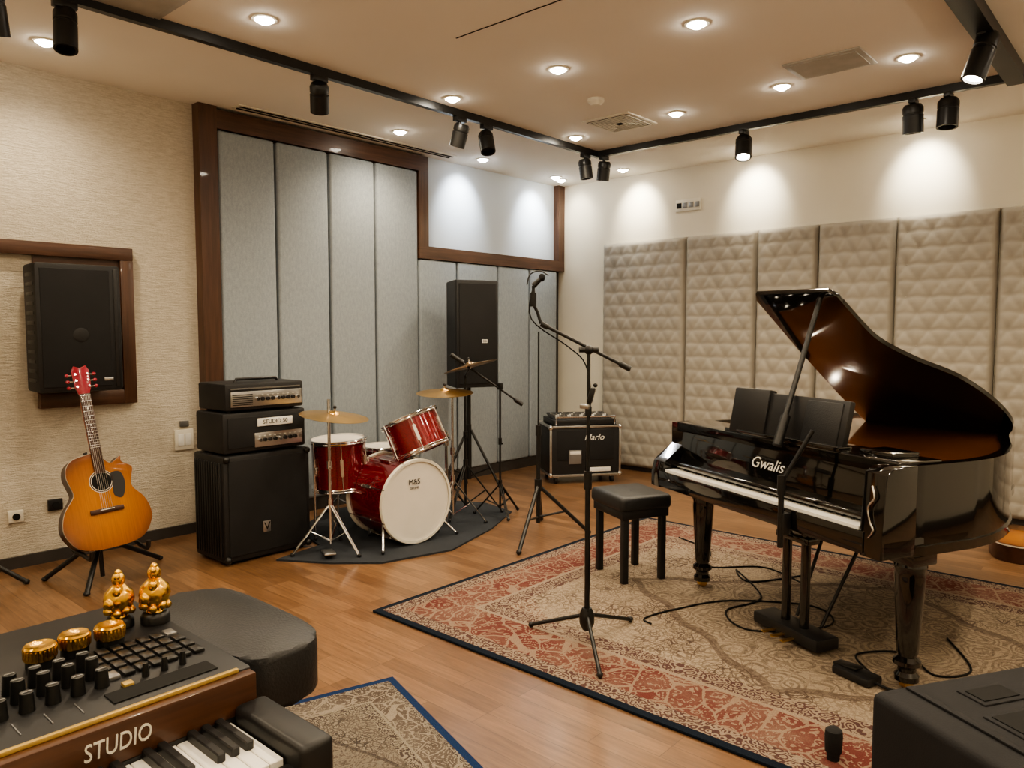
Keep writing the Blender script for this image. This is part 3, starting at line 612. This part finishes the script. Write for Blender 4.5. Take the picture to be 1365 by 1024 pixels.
m1=V((-2.155,2.562,1.60)); b.tube([e2,e2+V((-.012,-.01,.05)),m1-V((-.005,0,.08)),m1],.007,blk,8,3); b.cyl(m1-V((.0,0,.09)),m1-V((0,0,.03)),.014,blk)
b.cyl(m1,m1+V((.022,.02,.028)),.013,M['blkm'],.010); b.sph(m1+V((.028,.025,.036)),.015,M['grille'],(1,1,1.2),n=12); b.tube([m1+V((-.02,-.02,.005)),m1+V((-.01,-.01,.05)),m1+V((.02,.02,.065)),m1+V((.05,.045,.045))],.003,blk,6,3)
b.tube([m1,e2+V((-.03,-.03,.02)),e2.lerp(e1,.3)-V((0,0,.04)),e2.lerp(e1,.5)-V((0,0,.08)),c+V((.012,0,1.1)),c+V((-.012,0,.8)),c+V((.014,0,.4)),c+V((.02,-.02,.15))],.003,M['dark'],6,5)
b.box(c+V((.015,.0,1.12)),(.022,.045,.07),blk,.006,(0,.25,.5)); b.sph(c+V((.03,.01,1.165)),.010,blk); b.cyl(c+V((0,0,1.03)),c+V((.0,0,1.07)),.015,blk); b.box(c+V((-.01,-.01,1.07)),(.05,.02,.02),M['steel'],.004)
b.done()
b=B('tripod_microphone_stand',origin=(-3.25,3.92,0)); c=V((-3.25,3.92,0))
for f in ((-3.075,3.52),(-3.03,4.2),(-3.52,4.28)):
    F_=V((f[0],f[1],.018)); b.cyl(c+V((0,0,.36)),F_,.013,blk); b.sph(F_,.018,M['blks'],n=8); b.cyl(c+V((0,0,.14)),(c+V((0,0,.36))).lerp(F_,.55),.007,blk)
b.cyl(c+V((0,0,.1)),c+V((0,0,.75)),.014,blk); b.cyl(c+V((0,0,.7)),c+V((0,0,1.40)),.006,blk); b.cyl(c+V((0,0,.7)),c+V((0,0,.77)),.02,blk); b.cyl(c+V((0,0,.32)),c+V((0,0,.4)),.026,blk)
b.done()
# ------------------------------------------------------------------ cables / pedal
b=B('audio_cables'); r=.0045; z=.017
b.tube([(-1.55,4.3,z),(-1.75,3.95,z),(-1.9,4.1,z),(-1.6,3.75,z),(-1.65,3.45,z),(-1.45,3.3,z),(-1.2,3.6,z),(-1.35,3.8,z),(-1.7,3.6,z),(-1.85,3.3,z),(-1.90,3.10,z),(-1.84,3.06,z)],r,M['dark'],6,8)
b.tube([(-.9,3.2,z),(-1.0,3.35,z),(-.85,3.5,z),(-.7,3.35,z),(-.6,3.5,z),(-.75,3.8,z)],r,M['dark'],6,8)
b.tube([(-2.5,4.5,z),(-2.2,4.35,z),(-2.05,4.05,z),(-1.8,4.25,z),(-1.5,4.1,z)],r,M['dark'],6,8); b.done()
b=B('sustain_pedal',frame((-.93,3.12),-20)); b.box((0,0,.031),(.17,.09,.035),M['blks'],.01); b.box((-.04,0,.053),(.11,.05,.012),M['blkm'],.005,(0,-.12,0)); b.tube([(.08,0,.03),(.14,.02,.02),(.18,.08,.018)],.006,M['dark'],6,4); b.done()
# ------------------------------------------------------------------ foreground case
b=B('speaker_flight_case',frame((-.496,1.76),59,.012)); 
b.bx(0,.75,-.6,0,.0,.588,M['case'],.02,3)
for (x,y,w,d) in ((.24,-.10,.10,.05),(.2,-.22,.11,.08),(.4,-.16,.06,.03)):
    b.bx(x-w/2-.012,x+w/2+.012,y-d/2-.012,y+d/2+.012,.586,.592,M['case'],.003); b.bx(x-w/2,x+w/2,y-d/2,y+d/2,.588,.594,M['dark'])
for x in (.08,.67): b.bx(x,x+.02,-.58,-.02,.587,.594,M['case'],.002)
b.done()
b=B('foam_cover_microphone',origin=(-.79,2.47,0)); b.lathe([(0,.013),(.020,.013),(.020,.03),(.026,.04),(.028,.09),(.026,.11),(.015,.118),(0,.12)],M['grille'],Matrix.Translation((-.80,2.47,0)),20); b.done()
# ------------------------------------------------------------------ foreground stage keyboard
b=B('stage_keyboard',origin=(-1.13,.63,0))
b.bx(-1.60,-1.13,-.80,.625,.755,.85,M['blks'],.008); b.bx(-1.132,-1.110,-.79,.62,.785,.846,M['wstrip'],.002); b.bx(-1.137,-1.129,-.79,.60,.846,.8525,M['ylw'],.001)
b.bx(-1.13,-.93,-.80,.60,.72,.752,M['blks'],.006); b.bx(-.955,-.93,-.80,.58,.74,.772,M['blks'],.004); b.bx(-1.13,-1.109,-.79,.62,.72,.786,M['blks'])
b.bx(-1.11,-.915,.578,.635,.72,.806,M['blks'],.010,3)
kp=.0222; y=.575; i=0
while y>-.7:
    b.bx(-1.109,-.957,y-kp+.0006,y-.0006,.75,.78,M['ivory'],.0015,1); y-=kp; i+=1
for j in range(i-1):
    if j%7 in (1,2,3,5,6): 
        yy=.575-kp*j; b.bx(-1.109,-1.012,yy-.0065,yy+.0065,.778,.794,M['blks'],.002,1)
b.text('STUDIO',.036,M['cream'],Matrix.Translation((-1.1095,.405,.816))@Euler((math.pi/2,0,math.pi/2)).to_matrix().to_4x4(),.0012,.72,shear=.1)
for r_ in range(4):
    for q in range(7): b.box((-1.36+r_*.035,.590-q*.023,.853),(.027,.018,.007),M['blkm'] if (r_+q)%9 else M['knob'],.002)
b.bx(-1.20,-1.16,.42,.58,.85,.852,M['dark']); b.bx(-1.215,-1.20,.45,.465,.85,.856,M['ylw'],.001)
for q in range(16):
    yy=.43-q*.034; 
    for x_,hh in ((-1.235,.028),(-1.275,.034),(-1.315,.03)): b.cyl((x_,yy,.85),(x_,yy,.85+hh),.011,M['blkm'],.009,14); b.box((x_,yy,.85+hh),(.003,.014,.002),M['knob'])
for q in range(16): b.bx(-1.205,-1.165,.38-q*.04,.3815-q*.04,.85,.8512,M['knob'])
for q in range(3): b.cyl((-1.22,.49+q*.03,.85),(-1.22,.49+q*.03,.872),.006,M['blkm'],.004,10)
for yy in (.35,-.6):
    b.bx(-1.5,-1.1,yy-.02,yy+.02,.71,.757,blk); b.cyl((-1.45,yy,.72),(-1.1,yy,.02),.015,blk); b.cyl((-1.15,yy,.72),(-1.5,yy,.02),.015,blk); b.cyl((-1.1,yy-.001,.015),(-1.5,yy-.001,.015),.014,blk)
b.done()
for x,y in ((-1.385,.39),(-1.395,.445),(-1.39,.5)):
    b=B('gold_capped_knob',origin=(x,y,.851)); T=Matrix.Translation((x,y,.851))
    b.lathe([(0,0),(.022,0),(.022,.014),(0,.014)],M['blkm'],T,28); pr=[(0,.014),(.024,.014),(.0245,.034),(.022,.037),(.017,.036),(0,.034)]
    b.lathe(pr,M['gold'],T,28)
    for i in range(24): a=math.pi/12*i; b.box((x+math.cos(a)*.0242,y+math.sin(a)*.0242,.875),(.002,.003,.016),M['gold'],.0006,(0,0,a))
    b.done()
for (x,y,s_) in ((-1.465,.545,1),(-1.44,.60,1.05)):
    b=B('gold_figurine',Matrix.Translation((x,y,.851))@Matrix.Rotation(math.radians(-30*s_),4,'Z')@Matrix.Scale(s_,4)); g=M['gold']
    b.lathe([(0,0),(.025,0),(.025,.012),(.020,.02),(0,.02)],M['blkm'],None,24)
    b.lathe([(0,.018),(.016,.018),(.012,.026),(.022,.036),(.027,.052),(.024,.066),(.014,.076),(.010,.08),(0,.082)],g,None,20)
    b.sph((0,0,.089),.013,g,(1,.9,1.1)); b.sph((.016,0,.066),.011,g,(.8,.8,1.4),(0,.5,0)); b.sph((-.016,0,.066),.011,g,(.8,.8,1.4),(0,-.5,0))
    b.sph((.018,-.012,.05),.011,g); b.sph((-.018,-.012,.05),.011,g); b.sph((0,-.018,.042),.013,g,(1.2,.7,.8)); b.sph((0,0,.102),.006,g); b.sph((.012,0,.097),.006,g); b.sph((-.012,0,.097),.006,g)
    for i in range(8): a=i*.785; b.sph((math.cos(a)*.02,math.sin(a)*.02,.03+.004*(i%2)),.008,g,n=8)
    b.done(60)
b=B('padded_stool',origin=(-1.475,.76,0))
P=[]
for i in range(48):
    a=2*math.pi*i/48; cs,sn=math.cos(a),math.sin(a); P.append((-1.475+.235*math.copysign(abs(cs)**.55,cs),.765+.10*math.copysign(abs(sn)**.55,sn)))
b.prism(P,.69,.80,M['leather'],None,.014)
b.cyl((-1.5,.73,.03),(-1.5,.73,.69),.025,blk); b.lathe([(0,0),(.11,0),(.11,.015),(.03,.04),(0,.04)],blk,Matrix.Translation((-1.5,.72,0)),28); b.done()
# ------------------------------------------------------------------ world, camera
w=bpy.data.worlds.new('world'); bpy.context.scene.world=w; w.use_nodes=True; w.node_tree.nodes['Background'].inputs[0].default_value=(.05,.05,.05,1)
F=1011.0; TH=math.atan(70/1011)
cam=bpy.data.cameras.new('camera'); cam.lens=36*F/1365; cam.clip_start=.05; co=bpy.data.objects.new('camera',cam); bpy.context.collection.objects.link(co)
co.location=(0,0,1.4); co.rotation_euler=(math.radians(90)-TH,0,math.radians(41.67)); bpy.context.scene.camera=co
vs=bpy.context.scene.view_settings; vs.view_transform='AgX'; vs.look='AgX - Medium High Contrast'; vs.exposure=.36
